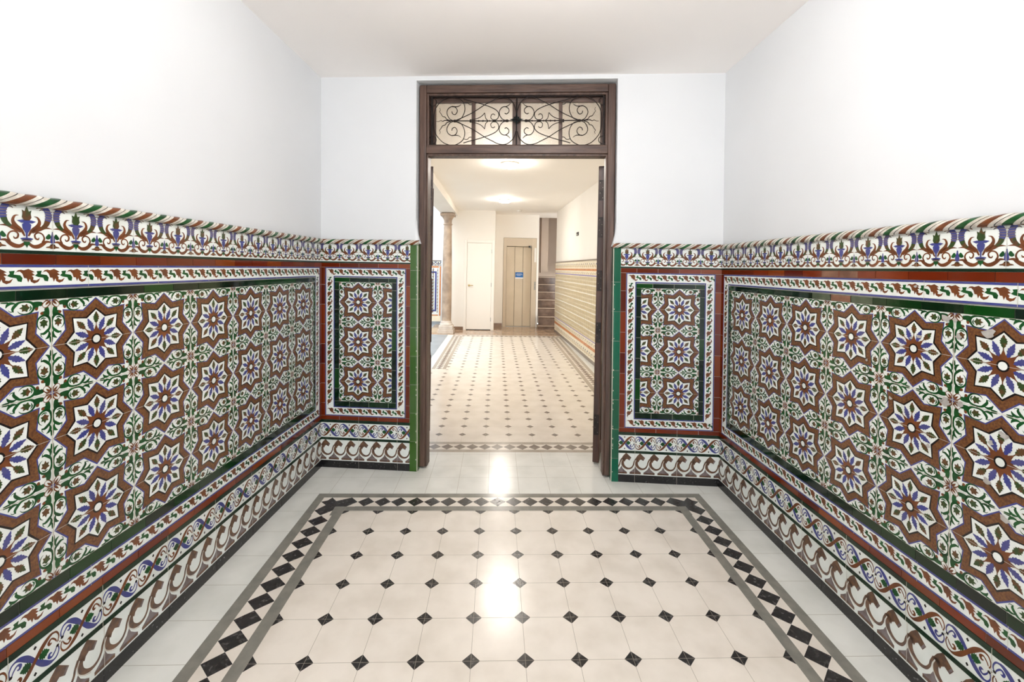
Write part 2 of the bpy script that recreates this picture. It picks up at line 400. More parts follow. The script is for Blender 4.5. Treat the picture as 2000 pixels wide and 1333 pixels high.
# --- crown tile: period 1 along x, y from 0 up to .9
def make_crown():
    s = Motif(); h = Motif()
    h.stroke([(-.035, .26), (-.10, .38), (-.2, .46), (-.245, .56), (-.21, .65), (-.14, .67)], [.03, .06, .085, .06, .035, .006], 'glaze_brown_leaf', 2)
    h.stroke([(-.10, .34), (-.24, .42), (-.36, .455), (-.49, .44)], [.05, .09, .045, .006], 'glaze_brown_leaf', 2)
    h.stroke([(-.28, .44), (-.37, .52), (-.41, .62)], [.05, .10, .115], 'glaze_leaf', 3)
    h.stroke([(-.405, .60), (-.425, .70), (-.40, .80), (-.34, .875)], [.115, .13, .12, .11], 'glaze_blue', 4)
    for y, a in ((.635, 0), (.69, 0), (.745, 0), (.80, .0)):
        h.stroke([(-.495, y), (-.345, y+.012)], .018, 'glaze_grey', 5, smooth=False)
    h.stroke([(-.36, .80), (-.29, .83), (-.24, .80)], [.012, .03, .012], 'glaze_grey', 3)
    h.stroke([(-.34, .85), (-.25, .865), (-.18, .84)], [.012, .03, .012], 'glaze_brown', 3)
    h.stroke([(-.03, .12), (-.12, .055), (-.22, .06), (-.31, .115), (-.38, .165), (-.49, .155)], [.05, .07, .085, .075, .05, .02], 'glaze_brown_leaf', 2)
    h.stroke([(-.30, .14), (-.335, .23), (-.30, .315), (-.22, .345), (-.155, .30), (-.165, .225), (-.215, .205), (-.235, .245)], [.05, .035, .03, .032, .034, .034, .03, .012], 'glaze_brown_leaf', 2)
    h.blob([(-.36, .245), (-.39, .30), (-.43, .335), (-.465, .29), (-.45, .235), (-.40, .215)], 'glaze_green', 3, 3)
    h.poly([(-.5, .135), (-.5, .385), (-.488, .385), (-.482, .33), (-.458, .25), (-.452, .17), (-.472, .13)], 'glaze_blue', 4)
    h.poly([(-.5, .02), (-.5, .125), (-.46, .11), (-.43, .075), (-.375, .06), (-.36, .04), (-.44, .035), (-.46, .02)], 'glaze_brown', 4)
    h.stroke([(-.5, .12), (-.455, .10)], .02, 'glaze_black', 5, smooth=False)
    s.add(h, lambda x, y: (x, y)); s.add(h, lambda x, y: (-x, y))
    s.disc((0, .205), .12, 'glaze_blue', 5, 12, .024); s.disc((0, .165), .095, 'glaze_grey', 5, 12, .022); s.disc((0, .186), .10, 'glaze_black', 6, 12, .008)
    s.poly([(-.06, .145), (.06, .145), (.05, .08), (.02, .07), (0, .015), (-.02, .07), (-.05, .08)], 'glaze_green', 5)
    s.poly([(-.012, .20), (.012, .20), (.02, .32), (.07, .40), (.085, .49), (.05, .53), (-.05, .53), (-.085, .49), (-.07, .40), (-.02, .32)], 'glaze_blue', 5)
    s.poly([(-.175, .565), (-.10, .525), (0, .53), (.10, .525), (.175, .565), (.09, .585), (-.09, .585)], 'glaze_blue', 6)
    s.poly([(-.05, .575), (.05, .575), (.088, .64), (.075, .72), (.09, .79), (.04, .76), (.0, .87), (-.04, .76), (-.09, .79), (-.075, .72), (-.088, .64)], 'glaze_leaf', 6)
    return s
CROWN = make_crown()
# --- braid: one cell is 2 long (crossing to crossing), centred on 0
def make_braid():
    s = Motif()
    br = [(.30, -.61), (.46, -.56), (.70, -.36), (1, 0)]
    wd = [.10, .15, .20, .16]
    s.stroke(br, wd, 'glaze_brown_leaf', 2); s.stroke([(-x, -y) for x, y in br], wd, 'glaze_brown_leaf', 2)
    bl = [(.30, .61), (.46, .56), (.70, .36), (1, 0)]
    s.stroke(bl, [.11, .18, .23, .15], 'glaze_blue', 1); s.stroke([(-x, -y) for x, y in bl], [.11, .18, .23, .15], 'glaze_blue', 1)
    for k in (-1, 1):
        f = lambda x, y: (k*x, k*y)
        q = Motif()
        q.leaf((.86, 0), pi, .44, .46, 'glaze_green', 2)
        q.stroke([(.14, .12), (.20, .26), (.34, .40), (.46, .32), (.42, .20), (.33, .22)], [.04, .06, .08, .11, .10, .04], 'glaze_blue', 2)
        q.stroke([(.14, -.12), (.20, -.26), (.34, -.40), (.46, -.32), (.42, -.20), (.33, -.22)], [.04, .06, .07, .11, .10, .04], 'glaze_brown_leaf', 2)
        q.disc((.1, .1), .07, 'glaze_black', 3, 6)
        q.disc((.08, -.1), .035, 'glaze_brown', 3, 6)
        s.add(q, f)
    for k in (-1, 1):
        for ky, mm in ((k, 'glaze_brown_leaf'), (-k, 'glaze_blue')):
            s.stroke([(-k*.34, ky*.61), (-k*.16, ky*.56), (-k*.055, ky*.38), (-k*.05, ky*.2), (-k*.12, ky*.07)], [.10, .075, .055, .05, .03], mm, 2)
    for y in (-.56, .56):
        s.poly([(.93, y), (1.0, y-.09), (1.07, y), (1.0, y+.09)], 'glaze_black', 3)
    s.disc((0, .0), .03, 'glaze_brown', 3, 6)
    return s
BRAID = make_braid()
# --- wave: period 1 along x, y 0 .. 1.57
def make_wave():
    s = Motif(); q = lambda x, y: ((x-100)/208., (1000-y)/208.)
    s.poly([q(*p) for p in [(104,760),(132,712),(178,664),(256,736),(228,782),(204,768),(190,760),(168,778),(158,806)]], 'wave_brown', 2)
    s.poly([q(*p) for p in [(252,738),(226,776),(214,770),(238,728)]], 'glaze_grey', 3)
    s.stroke([q(*p) for p in [(148,752),(124,800),(133,855),(170,893),(215,908),(258,893),(286,852),(297,805),(318,755)]], [.20, .22, .20, .155, .13, .11, .09, .085, .08], 'wave_brown', 2)
    s.poly([q(*p) for p in [(228,964),(262,938),(296,908),(316,866),(336,908),(368,938),(404,964)]], 'glaze_grey', 1)
    s.poly([q(*p) for p in [(232,988),(232,962),(400,962),(400,988)]], 'wave_brown', 1)
    s.stroke([q(*p) for p in [(120,770),(104,815),(112,866),(158,910),(205,930)]], .04, 'rope_white', 4)
    return s
WAVE = make_wave()

def slab(mb, fr, x0, z0, x1, z1, m, d0=0.0, d1=0.008):
    mb.box((x0, d0, z0), (x1, d1, z1), m, mp=lambda x, d, z: fr.P(x, z, d))
def quad(mb, fr, x0, z0, x1, z1, m, d):
    P = [fr.P(x0, z0, d), fr.P(x1, z0, d), fr.P(x1, z1, d), fr.P(x0, z1, d)]; mb.poly(P, m)
def plain_tiles(mb, fr, x0, z0, x1, z1, m, horiz, step=0.14, start=None, gap=0.0022):
    """one course of plain glazed tiles on a grout bed"""
    a, b = (x0, x1) if horiz else (z0, z1)
    t = a if start is None else start
    cuts = [a]
    while t < b - 0.004:
        if t > a + 0.004: cuts.append(t)
        t += step
    cuts.append(b)
    for i in range(len(cuts)-1):
        c0 = cuts[i] + gap/2; c1 = cuts[i+1] - gap/2
        if c1 - c0 < 0.002: continue
        d = 0.0092 + random.uniform(0, 0.0004)
        if horiz: slab(mb, fr, c0, z0+gap/2, c1, z1-gap/2, m, 0.006, d)
        else: slab(mb, fr, x0+gap/2, c0, x1-gap/2, c1, m, 0.006, d)

Z = dict(base=0.052, wave=0.198, lace0=0.216, lace1=0.322, rust0=0.342, orn0=0.371, green0=0.438, pan0=0.477, pan1=1.3215, green1=1.352, orn1=1.424, rust1=1.4555, crown0=1.465, crown1=1.595)

def star_panel(fr, x0, x1, z0, z1, cx, per, cz, perz, parent):
    mb = MB(); slab(mb, fr, x0, z0, x1, z1, 'glaze_white')
    i0 = math.floor((x0 - cx)/per) - 1
    for i in range(i0, i0 + int((x1-x0)/per) + 4):
        X = cx + i*per
        if X + per/2 <= x0 or X - per/2 >= x1: continue
        for j in range(-4, 5):
            Y = cz + j*perz
            if Y + perz/2 <= z0 + .02 or Y - perz/2 >= z1 - .02: continue
            e = random.uniform(-.0006, .0006)
            lay(mb, fr, STAR, lambda x, y: (X + x*per/2, Y + e + y*perz/2), (x0, z0, x1, z1))
    return mb.build('star_tile_panel', parent)
def chain_border(fr, x0, z0, x1, z1, parent, per=0.0695, off=0.0):
    """leaf-chain frame, outer rectangle x0..x1, z0..z1, 7 cm wide (as measured)"""
    w = 0.068; mb = MB()
    segs = [(x0, z1-w, x1, z1, True), (x0, z0, x1, z0+w, True), (x0, z0+w, x0+w, z1-w, False), (x1-w, z0+w, x1, z1-w, False)]
    for a, b, c, d, hz in segs:
        slab(mb, fr, a, b, c, d, 'glaze_white')
        if hz:
            zc = (b+d)/2; n = int((c-a)/per) + 2; s = (a + off)
            for k in range(n):
                X = s + k*per
                lay(mb, fr, CHAIN, lambda x, y: (X + x*per, zc + y*per*1.12), (a+.006, b, c-.006, d))
                if k % 4 == 0 and a < X < c: quad(mb, fr, X-.0006, b, X+.0006, d, 'grout', .0098)
        else:
            xc = (a+c)/2; n = int((d-b)/per) + 2
            for k in range(n):
                Y = b + k*per
                lay(mb, fr, CHAIN, lambda x, y: (xc - y*per, Y + x*per), (a, b, c, d))
    e = .0085
    for a, b, c, d in ((x0, z1-.0072, x1, z1), (x0, z0, x1, z0+.0072), (x0, z0, x0+.0066, z1), (x1-.0066, z0, x1, z1)):
        quad(mb, fr, a, b, c, d, 'glaze_blue', .0088)
    i = w - .0072
    for a, b, c, d in ((x0+i, z1-w, x1-i, z1-i), (x0+i, z0+i, x1-i, z0+w), (x0+i, z0+w, x0+w, z1-w), (x1-w, z0+w, x1-i, z1-w)):
        quad(mb, fr, a, b, c, d, 'glaze_blue', .0090)
    return mb.build('leaf_chain_border', parent)
def ring_tiles(fr, name, m, x0, z0, x1, z1, wl, wr, wb, wt, parent, start=None, clipl=None):
    mb = MB()
    for a, b, c, d, hz in ((x0, z1-wt, x1, z1, True), (x0, z0, x1, z0+wb, True), (x0, z0+wb, x0+wl, z1-wt, False), (x1-wr, z0+wb, x1, z1-wt, False)):
        slab(mb, fr, a, b, c, d, 'grout', 0, .007)
        plain_tiles(mb, fr, a, b, c, d, m, hz, start=start if hz else b + .09)
    return mb.build(name, parent)
def crown_row(fr, x0, x1, c0, per, parent):
    mb = MB(); slab(mb, fr, x0, Z['crown0'], x1, Z['crown1']+.01, 'glaze_white')
    quad(mb, fr, x0, Z['rust1'], x1, Z['crown0'], 'glaze_line_green', .0098); slab(mb, fr, x0, Z['rust1'], x1, Z['crown0'], 'glaze_line_green', 0, .0095)
    i = math.floor((x0 - c0)/per) - 1
    while c0 + i*per - per/2 < x1:
        X = c0 + i*per
        lay(mb, fr, CROWN, lambda x, y: (X + x*per, Z['crown0'] + .004 + y*.14), (x0, Z['crown0'], x1, Z['crown1']+.005))
        if i % 2 == 0 and x0 < X-per/2 < x1: quad(mb, fr, X-per/2-.0007, Z['crown0'], X-per/2+.0007, Z['crown1'], 'grout', .0102)
        i += 1
    return mb.build('crown_tile_border', parent)
def braid_row(fr, x0, x1, c0, per, parent):
    mb = MB(); slab(mb, fr, x0, Z['lace0'], x1, Z['lace1'], 'glaze_white')
    for a, b in ((Z['wave']+.001, Z['lace0']), (Z['lace1'], Z['rust0']-.001)): slab(mb, fr, x0, a, x1, b, 'glaze_line_green', 0, .0095)
    i = math.floor((x0 - c0)/per) - 1; zc = (Z['lace0']+Z['lace1'])/2; sy = .069
    while c0 + i*per - per/2 < x1 + per:
        X = c0 + i*per
        lay(mb, fr, BRAID, lambda x, y: (X + x*per/2, zc + y*sy), (x0, Z['lace0'], x1, Z['lace1']))
        if i % 2 == 0 and x0 < X < x1: quad(mb, fr, X-.0008, Z['wave'], X+.0008, Z['rust0'], 'grout', .0102)
        i += 1
    return mb.build('braided_tile_border', parent)
def wave_row(fr, x0, x1, c0, per, parent):
    mb = MB(); slab(mb, fr, x0, Z['base'], x1, Z['wave'], 'glaze_white')
    i = math.floor((x0 - c0)/per) - 1
    while c0 + i*per < x1 + per:
        X = c0 + i*per
        lay(mb, fr, WAVE, lambda x, y: (X + x*per, Z['base'] + y*per*1.0), (x0, Z['base'], x1, Z['wave']))
        if i % 3 == 0 and x0 < X < x1: quad(mb, fr, X-.0009, Z['base'], X+.0009, Z['wave'], 'grout', .0102)
        i += 1
    return mb.build('wave_tile_border', parent)
def base_row(fr, x0, x1, s0, parent):
    mb = MB(); slab(mb, fr, x0, 0.0, x1, Z['base'], 'grout', 0, .007)
    t = s0 - 14*.28
    while t < x1:
        a, b = max(t+.001, x0), min(t+.279, x1)
        if b - a > .004: slab(mb, fr, a, 0.0, b, Z['base']-.0015, 'black_base', .0, .0095)
        t += .28
    return mb.build('black_base_tiles', parent)
def rope(fr, x0, x1, z, parent, r=0.0155, ph=0.0):
    """twisted cord moulding, half round, standing off the wall"""
    mb = MB(); per = 0.1335; nth = 11; seq = 40
    cols = []
    for k in range(seq):
        t = (k + .5)/seq*2 % 1.0; first = k < seq/2
        if t < .46: c = 'glaze_brown_leaf' if first else 'glaze_green'
        elif t < .68: c = 'rope_white'
        elif t < .76: c = 'glaze_black'
        else: c = 'rope_white'
        cols.append(c)
    n0 = int((x0 - .05)/per*seq); n1 = int((x1 + .05)/per*seq)
    rows = []
    for i in range(n0, n1+1):
        row = []
        for j in range(nth):
            th = -1.75 + 3.5*j/(nth-1)
            t = ((i/seq*2) % 1.0); rr = r*(1 + .16*abs(sin(pi*((t+.12) % 1.0)))) 
            x = i*per/seq + ph + .030*sin(th)*1.0
            x = min(max(x, x0), x1)
            row.append(fr.P(x, z + rr*sin(th), .013 + rr*cos(th)))
        rows.append(row)
    off = n0
    mb.grid(rows, 'rope_white', True, False, mfun=lambda i, j: cols[(i + off) % seq])
    return mb.build('rope_moulding', parent)
def wall_slab(fr, name, x0, x1, z0, z1, m, th=0.12):
    mb = MB(); mb.box((x0, -th, z0), (x1, 0, z1), m, mp=lambda x, d, z: fr.P(x, z, d))
    return tag(mb.build(name), kind='structure')

# ------------------------------------------------------------------ front room walls
def side_dado(fr, parent, left):
    L = fr.L; n = 15; c = .2735
    X = (lambda u: L - u) if left else (lambda u: u)
    def R(u0, u1):
        a, b = X(u0), X(u1); return (min(a, b), max(a, b))
    end = .133 + n*.28
    a, b = R(.133, end)
    star_panel(fr, a, b, Z['pan0'], Z['pan1'], X(c) if left else X(.267 if not left else c), .28, 1.1808, .2815, parent)
    a, b = R(.103, end+.03)
    ring_tiles(fr, 'green_tile_frame', 'glaze_dark_green', a, Z['green0'], b, Z['green1'], .03, .03, .039, .0305, parent, start=(X(1.6264) - 20*.14) if left else a + .05)
    a, b = R(.036, end+.03+.067)
    chain_border(fr, a, Z['orn0'], b, Z['orn1'], parent, off=((X(1.699) - a) % .0695) - .0695)
    a, b = R(.001, end+.03+.067+.035)
    ring_tiles(fr, 'rust_tile_frame', 'glaze_rust', a, Z['rust0'], b, Z['rust1'], .035, .035, .029, .0315, parent, start=(X(1.519) - 20*.14) if left else a + .1)
    crown_row(fr, .001, L-.001, X(.0695), .139, parent)
    braid_row(fr, .001, L-.001, X(0), .1383, parent)
    wave_row(fr, .001, L-.001, X(1.3776) if left else .002, .0925, parent)
    base_row(fr, .001, L-.001, X(1.3776) if left else .13, parent)
    rope(fr, .0, L, 1.6065, parent, ph=(.0 if left else .02))
    if b < L - .01 or a > .01:
        mb = MB()
        if left: slab(mb, fr, .001, Z['rust0'], a-.001, Z['rust1'], 'glaze_rust')
        else: slab(mb, fr, b+.001, Z['rust0'], L-.001, Z['rust1'], 'glaze_rust')
        mb.build('plain_end_tiles', parent)

wl = wall_slab(FL, 'wall_left', 0, FL.L + .1, 0, H, 'plaster_white'); side_dado(FL, wl, True)
wr = wall_slab(FR, 'wall_right', -.1, FR.L, 0, H, 'plaster_white'); side_dado(FR, wr, False)

# worn places on the right wall: mortar showing through the glaze, faded tiles
mb = MB()
for u, z, r in ((1.4987,1.302,.014),(1.541,1.249,.010),(1.53,1.300,.007),(1.407,1.227,.009),(1.503,1.028,.016),(1.552,1.034,.010),(1.49,1.027,.007),(1.642,.947,.008),(1.379,1.219,.006),(1.391,1.402,.006),(1.629,1.27,.018),(1.675,.98,.013),(1.633,.828,.011),(1.683,.74,.012),(1.19,1.10,.006),(1.30,.98,.007),(1.06,.93,.006),(1.45,.86,.008),(1.23,.76,.006)):
    n_ = 11; ph_ = random.uniform(0, 6)
    mb.poly([FR.P(u + r*(1 + .35*sin(3*a + ph_) + random.uniform(-.15, .15))*cos(a), z + .8*r*(1 + .3*cos(2*a + ph_))*sin(a), .0112) for a in [2*pi*k/n_ for k in range(n_)]][::1], 'chip_grey')
mb.build('worn_patches', wr)
mb = MB()
for u0, u1, z0, z1, m_ in ((.93, 1.032, Z['orn1']+.003, Z['rust1']-.002, 'faded_rust'), (1.036, 1.135, Z['orn1']+.003, Z['rust1']-.002, 'faded_rust'), (.872, .985, Z['pan1']+.002, Z['green1']-.002, 'faded_green'), (.99, 1.10, Z['pan1']+.002, Z['green1']-.002, 'faded_rust'), (1.104, 1.21, Z['pan1']+.002, Z['green1']-.002, 'faded_green')):
    quad(mb, FR, u0, z0, u1, z1, m_, .0101)
mb.build('faded_tiles', wr)

# back wall with the doorway: pieces left, right and above
U0, U1, UT = .684, 2.062, 2.729           # opening in the plaster
TH = .16
mb = MB(); P = lambda x, d, z: FB.P(x, z, d)
mb.box((-.1, -TH, 0), (U0, 0, H), 'plaster_white', mp=P)
mb.box((U1, -TH, 0), (FB.L+.1, 0, H), 'plaster_white', mp=P)
mb.box((U0, -TH, UT), (U1, 0, H), 'plaster_white', mp=P)
# plaster swelling where it meets the dado beside the frame
for s_, u in ((1, U0), (-1, U1)):
    rows = []
    for k in range(9):
        z = 1.60 + .16*k/8; w = .028*(1 - k/8)**2
        rows.append([FB.P(u - s_*.01, z, .004), FB.P(u + s_*w, z, .002), FB.P(u + s_*w, z, -.04)])
    mb.grid(rows, 'plaster_white', True)
wb = tag(mb.build('wall_back'), kind='structure')
def back_dado(x0, x1, green_x, star_cx, parent, crown_c, lace_c, wave_c, rl, rr):
    # rl / rr : widths of the rust tile strips left and right
    a, b = x0 + rl, x1 - rr
    ring_tiles(FB, 'rust_tile_frame', 'glaze_rust', x0, Z['rust0'], x1, Z['rust1'], rl, rr, .029, .0315, parent, start=crown_c - .07 - 2*.14)
    chain_border(FB, a, Z['orn0'], b, Z['orn1'], parent, off=.012)
    a += .067; b -= .067
    ring_tiles(FB, 'green_tile_frame', 'glaze_dark_green', a, Z['green0'], b, Z['green1'], .034, .033, .039, .0305, parent, start=a + .11 - .14)
    star_panel(FB, a+.034, b-.033, Z['pan0'], Z['pan1'], star_cx, .281, 1.1808, .2815, parent)
    crown_row(FB, x0, x1, crown_c, .1387, parent)
    braid_row(FB, x0, x1, lace_c, .1388, parent)
    wave_row(FB, x0, x1, wave_c, .0925, parent)
    base_row(FB, x0, x1, wave_c, parent)
back_dado(.001, .6475, None, .2756, wb, .0705, .2814, .2814, .036, .030)
back_dado(2.0945, FB.L-.001, None, 2.485, wb, 2.2715, 2.2038, 2.2038, .037, .046)
rope(FB, .0, .715, 1.6055, wb); rope(FB, 2.035, FB.L, 1.6055, wb, ph=.03)

def strip(name, m, x0, x1, dirn, joints0, parent_name):
    """bullnose edge tiles running up the door reveal"""
    t = tag(empty(parent_name, tuple(FB.P((x0+x1)/2, 0, .01))), kind='structure')
    z = 0.0; cuts = [0.0] + [joints0 - .2*k for k in range(7, -1, -1) if 0.03 < joints0 - .2*k < 1.57] + [1.592]
    mb = MB(); gb = MB()
    for i in range(len(cuts)-1):
        za, zb = cuts[i]+.001, cuts[i+1]-.001
        rows = []
        for zz in (za, zb):
            row = []; w = x1 - x0; r = .014
            prof = [(0, .0), (0, .0125)]
            prof += [(w - r, .0125)] + [(w - r + r*sin(a), .0125 - r + r*cos(a)) for a in (.4, .8, 1.2, pi/2)] + [(w, -.04)]
            for px_, dd in prof:
                x = x0 + px_ if dirn > 0 else x1 - px_
                row.append(FB.P(x, zz, dd))
            rows.append(row)
        if dirn < 0: rows = [list(reversed(r_)) for r_ in rows]
        mb.grid(rows, m, False); mb.poly(rows[1], m)
    mb.build(name, t)
    xa, xb = (x0+.002, x1-.002)
    gb.box((xa, -.035, 0.0), (xb, .0105, 1.588), 'grout', mp=lambda x, d, z: FB.P(x, z, d)); gb.build('grout_bed', t)
    fb = MB()
    for k in range(16):
        z = random.uniform(.05, 1.5); e = x1 - .012 if dirn > 0 else x0 + .012
        pts = [FB.P(e + random.uniform(.001, .003)*cos(a), z + random.uniform(.002, .008)*sin(a), .0135) for a in [j*pi/3 for j in range(6)]]
        fb.poly(pts, 'fleck_white')
    fb.build('paint_flecks', t)
strip('green_edge_tiles', 'glaze_strip_left', .649, .706, 1, 1.412, 'trim_1')
strip('teal_edge_tiles', 'glaze_strip_right', 2.041, 2.093, -1, 1.36, 'trim_2')

# front wall (behind the viewer) with the street doorway
FF = Frame((RNc[0]+.1, YN), (LNc[0]-.1, YN))
mb = MB(); Pf = lambda x, d, z: Vector((FF.O.x + FF.d.x*x, YN - d if False else YN + d, z))
def bxw(mb, x0, x1, y0, y1, z0, z1, m): mb.box((x0, y0, z0), (x1, y1, z1), m)
bxw(mb, LNc[0]-.12, -.8, YN-.12, YN, 0, H, 'plaster_white'); bxw(mb, .8, RNc[0]+.12, YN-.12, YN, 0, H, 'plaster_white'); bxw(mb, -.8, .8, YN-.12, YN, 2.5, H, 'plaster_white')
tag(mb.build('wall_front'), kind='structure')
# ceilings
mb = MB(); mb.poly([(-1.7, 3.25, H), (-1.7, YN-.12, H), (1.7, YN-.12, H), (1.7, 2.99, H)][::-1], 'ceiling_paint')
mb = MB(); mb.box((-1.75, YN-.12, H), (1.75, 3.3, H+.1), 'ceiling_paint'); tag(mb.build('ceiling'), kind='structure')

# ------------------------------------------------------------------ floors
GX, GY, T = .1324, 1.5945, .2
class FloorFrame:
    def P(s, x, y, d=0.0): return Vector((x, y, d))
FLF = FloorFrame()
class FArt:
    def __init__(s, black='floor_black', grey='floor_grey'): s.mb = MB(); s.b = black; s.g = grey
    def q(s, x0, y0, x1, y1, m, l): s.mb.poly([(x0, y0, l*.00012), (x1, y0, l*.00012), (x1, y1, l*.00012), (x0, y1, l*.00012)], m)
    def p(s, pts, m, l, clip=None):
        P_ = clip_poly(pts, *clip) if clip else pts
        if len(P_) > 2: s.mb.poly([(x, y, l*.00012) for x, y in P_], m)
def gx(i): return GX + i*T
def gy(j): return GY + j*T
def octa(fa, i0, i1, j0, j1, clip, skip=None, r=.0333):
    for i in range(i0, i1+1):
        for j in range(j0, j1+1):
            if skip and skip(i, j): continue
            x, y = gx(i), gy(j)
            fa.p([(x-r, y), (x, y-r), (x+r, y), (x, y+r)], fa.b, 3, clip)
            a = .0006
            fa.p([(x-r, y-a), (x+r, y-a), (x+r, y+a), (x-r, y+a)], 'floor_joint', 4, clip)
            fa.p([(x-a, y-r), (x+a, y-r), (x+a, y+r), (x-a, y+r)], 'floor_joint', 4, clip)
def joints(fa, xs, ys, x0, y0, x1, y1, l=2, w=.0008):
    for x in xs: fa.q(x-w, y0, x+w, y1, 'floor_joint', l)
    for y in ys: fa.q(x0, y-w, x1, y+w, 'floor_joint', l)
def band(fa, x0, y0, x1, y1, horiz, c0, inner_hi):
    """grey / checker / grey border strip: 0.2 wide; inner_hi = the field lies on the high side"""
    w = (y1-y0) if horiz else (x1-x0)
    seg = [(0, .24, fa.g), (.76, 1.0, fa.g)]
    for a, b, m in seg:
        if horiz: fa.q(x0, y0+a*w, x1, y0+b*w, m, 5)
        else: fa.q(x0+a*w, y0, x0+b*w, y1, m, 5)
    if horiz: fa.q(x0, y0+.24*w, x1, y0+.76*w, 'floor_cream', 4)
    else: fa.q(x0+.24*w, y0, x0+.76*w, y1, 'floor_cream', 4)
    h = .26*w; mid = (y0+y1)/2 if horiz else (x0+x1)/2
    t = c0
    lo, hi = (x0, x1) if horiz else (y0, y1)
    while t > lo: t -= .1
    while t < hi + .05:
        if horiz: fa.p([(t-.05, mid), (t, mid-h), (t+.05, mid), (t, mid+h)], fa.b, 6, (x0, y0, x1, y1))
        else: fa.p([(mid-h, t), (mid, t-.05), (mid+h, t), (mid, t+.05)], fa.b, 6, (x0, y0, x1, y1))
        t += .1
# --- front room
fa = FArt()
FX0, FX1, FY1 = gx(-6)-.018, gx(6)+.004, gy(6)
XI0, XI1, YI1 = gx(-5), gx(5)-.002, gy(5)+.004
fa.mb.box((-1.75, YN-.6, -.08), (1.75, 3.19, 0), 'floor_white')
J0 = -17
fa.q(XI0, YN-.1, XI1, YI1, 'floor_cream', 1)
fa.q(-1.4, FY1+.002, 1.6, 3.19, 'floor_white', 1)
joints(fa, [gx(i) for i in range(-4, 5)], [gy(j) for j in range(J0, 6)], XI0, YN-.1, XI1, YI1)
joints(fa, [], [gy(j) for j in range(J0, 7)], -1.6, 0, FX0, 0); joints(fa, [], [gy(j) for j in range(J0, 7)], FX1, 0, 1.6, 0)
joints(fa, [gx(i)+.04 for i in range(-6, 7)], [3.012, 3.185], -1.6, FY1, 1.7, 3.19)
octa(fa, -5, 5, J0, 5, (XI0, YN-.1, XI1, YI1))
band(fa, FX0, YI1, FX1, FY1, True, gx(0), False)
band(fa, FX0, YN-.1, XI0, YI1+.05, False, gy(0), True)
band(fa, XI1, YN-.1, FX1, YI1+.05, False, gy(0), True)
# corner pieces of the border: outer grey angle and an eight-pointed star
for sx, xo, xi in ((1, FX0, XI0), (-1, FX1, XI1)):
    w = .048
    fa.q(min(xo, xo+sx*w), YI1-.1, max(xo, xo+sx*w), FY1, 'floor_grey', 7)
    fa.q(min(xo+sx*w, xi), FY1-w, max(xo+sx*w, xi), FY1, 'floor_grey', 7)
    fa.q(min(xo+sx*w, xi-sx*0), YI1, max(xo+sx*w, xi), FY1-w, 'floor_cream', 7)
    ox, oy = xo + sx*w, FY1 - w; K = abs(xi - ox); Ky = oy - YI1
    E = lambda a, b: (ox + sx*a, oy - b)
    fa.q(min(ox, ox+sx*(K+.05)), oy-.104, max(ox, ox+sx*(K+.05)), oy, 'floor_cream', 8)
    fa.q(min(ox, ox+sx*.104), oy-Ky-.05, max(ox, ox+sx*.104), oy-.104, 'floor_cream', 8)
    cp = [(.05, 0), (.088, .042), (K, 0), (K+.05, .052), (K, .104), (.104, .104), (.104, Ky), (.052, Ky+.05), (0, Ky), (.042, .088), (0, .05), (.034, .034)]
    for tri in tessellate_polygon([[Vector((a, b, 0)) for a, b in cp]]):
        q3 = [E(*cp[t]) for t in tri]
        if (q3[1][0]-q3[0][0])*(q3[2][1]-q3[0][1]) - (q3[1][1]-q3[0][1])*(q3[2][0]-q3[0][0]) < 0: q3.reverse()
        fa.p(q3, 'floor_black', 9)
    fa.q(min(ox+sx*.104, xi), YI1-.052, max(ox+sx*.104, xi), YI1+.044, 'floor_grey', 10)
tag(fa.mb.build('floor'), kind='structure')
# --- hall
fh = FArt('hall_rhomb_glare', 'hall_grey_band_glare')
HY0, HY1 = 3.19, 9.44
fh.mb.box((-1.5, HY0, -.08), (1.75, HY1, 0), 'floor_cream')
B0, B1 = 3.431, 3.631
HX1o, HX1i = gx(6)+.05, gx(5)+.03
HLX = gx(-4)-.02
fh.q(-1.5, HY0, 1.7, 3.43, 'floor_white', 1)
joints(fh, [gx(i)+.04 for i in range(-6, 8)], [3.385], -1.4, HY0, 1.7, B0)
CL = (-1.5, B1-.03, HX1i, 9.25)
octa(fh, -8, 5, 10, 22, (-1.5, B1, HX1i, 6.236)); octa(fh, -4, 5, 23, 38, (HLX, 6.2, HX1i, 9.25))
joints(fh, [gx(i) for i in range(-7, 6)], [], 0, B1, 0, 6.236, w=.0005)
joints(fh, [], [gy(j) for j in range(11, 38)], -.7, 0, HX1i, 0, w=.0005)
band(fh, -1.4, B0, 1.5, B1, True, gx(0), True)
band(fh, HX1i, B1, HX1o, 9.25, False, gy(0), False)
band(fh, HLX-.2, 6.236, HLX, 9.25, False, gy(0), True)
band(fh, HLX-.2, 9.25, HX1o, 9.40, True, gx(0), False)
fh.q(-1.5, 6.236, HLX-.2, 9.44, 'floor_white', 3)
fh.q(HX1o, B1, 1.75, 9.44, 'floor_white', 3)
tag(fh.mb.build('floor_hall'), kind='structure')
mb = MB(); mb.box((-1.5, HY1, -.08), (2.6, 11.4, 0.001), 'landing_marble')
tag(mb.build('floor_landing'), kind='structure')
mb = MB(); mb.box((-5, 3.4, -.08), (-1.5, 11.4, 0.0), 'patio_floor')
mb.box((-1.5, 6.3, 0), (-1.0, 9.44, .0012), 'patio_floor'); tag(mb.build('floor_patio'), kind='structure')

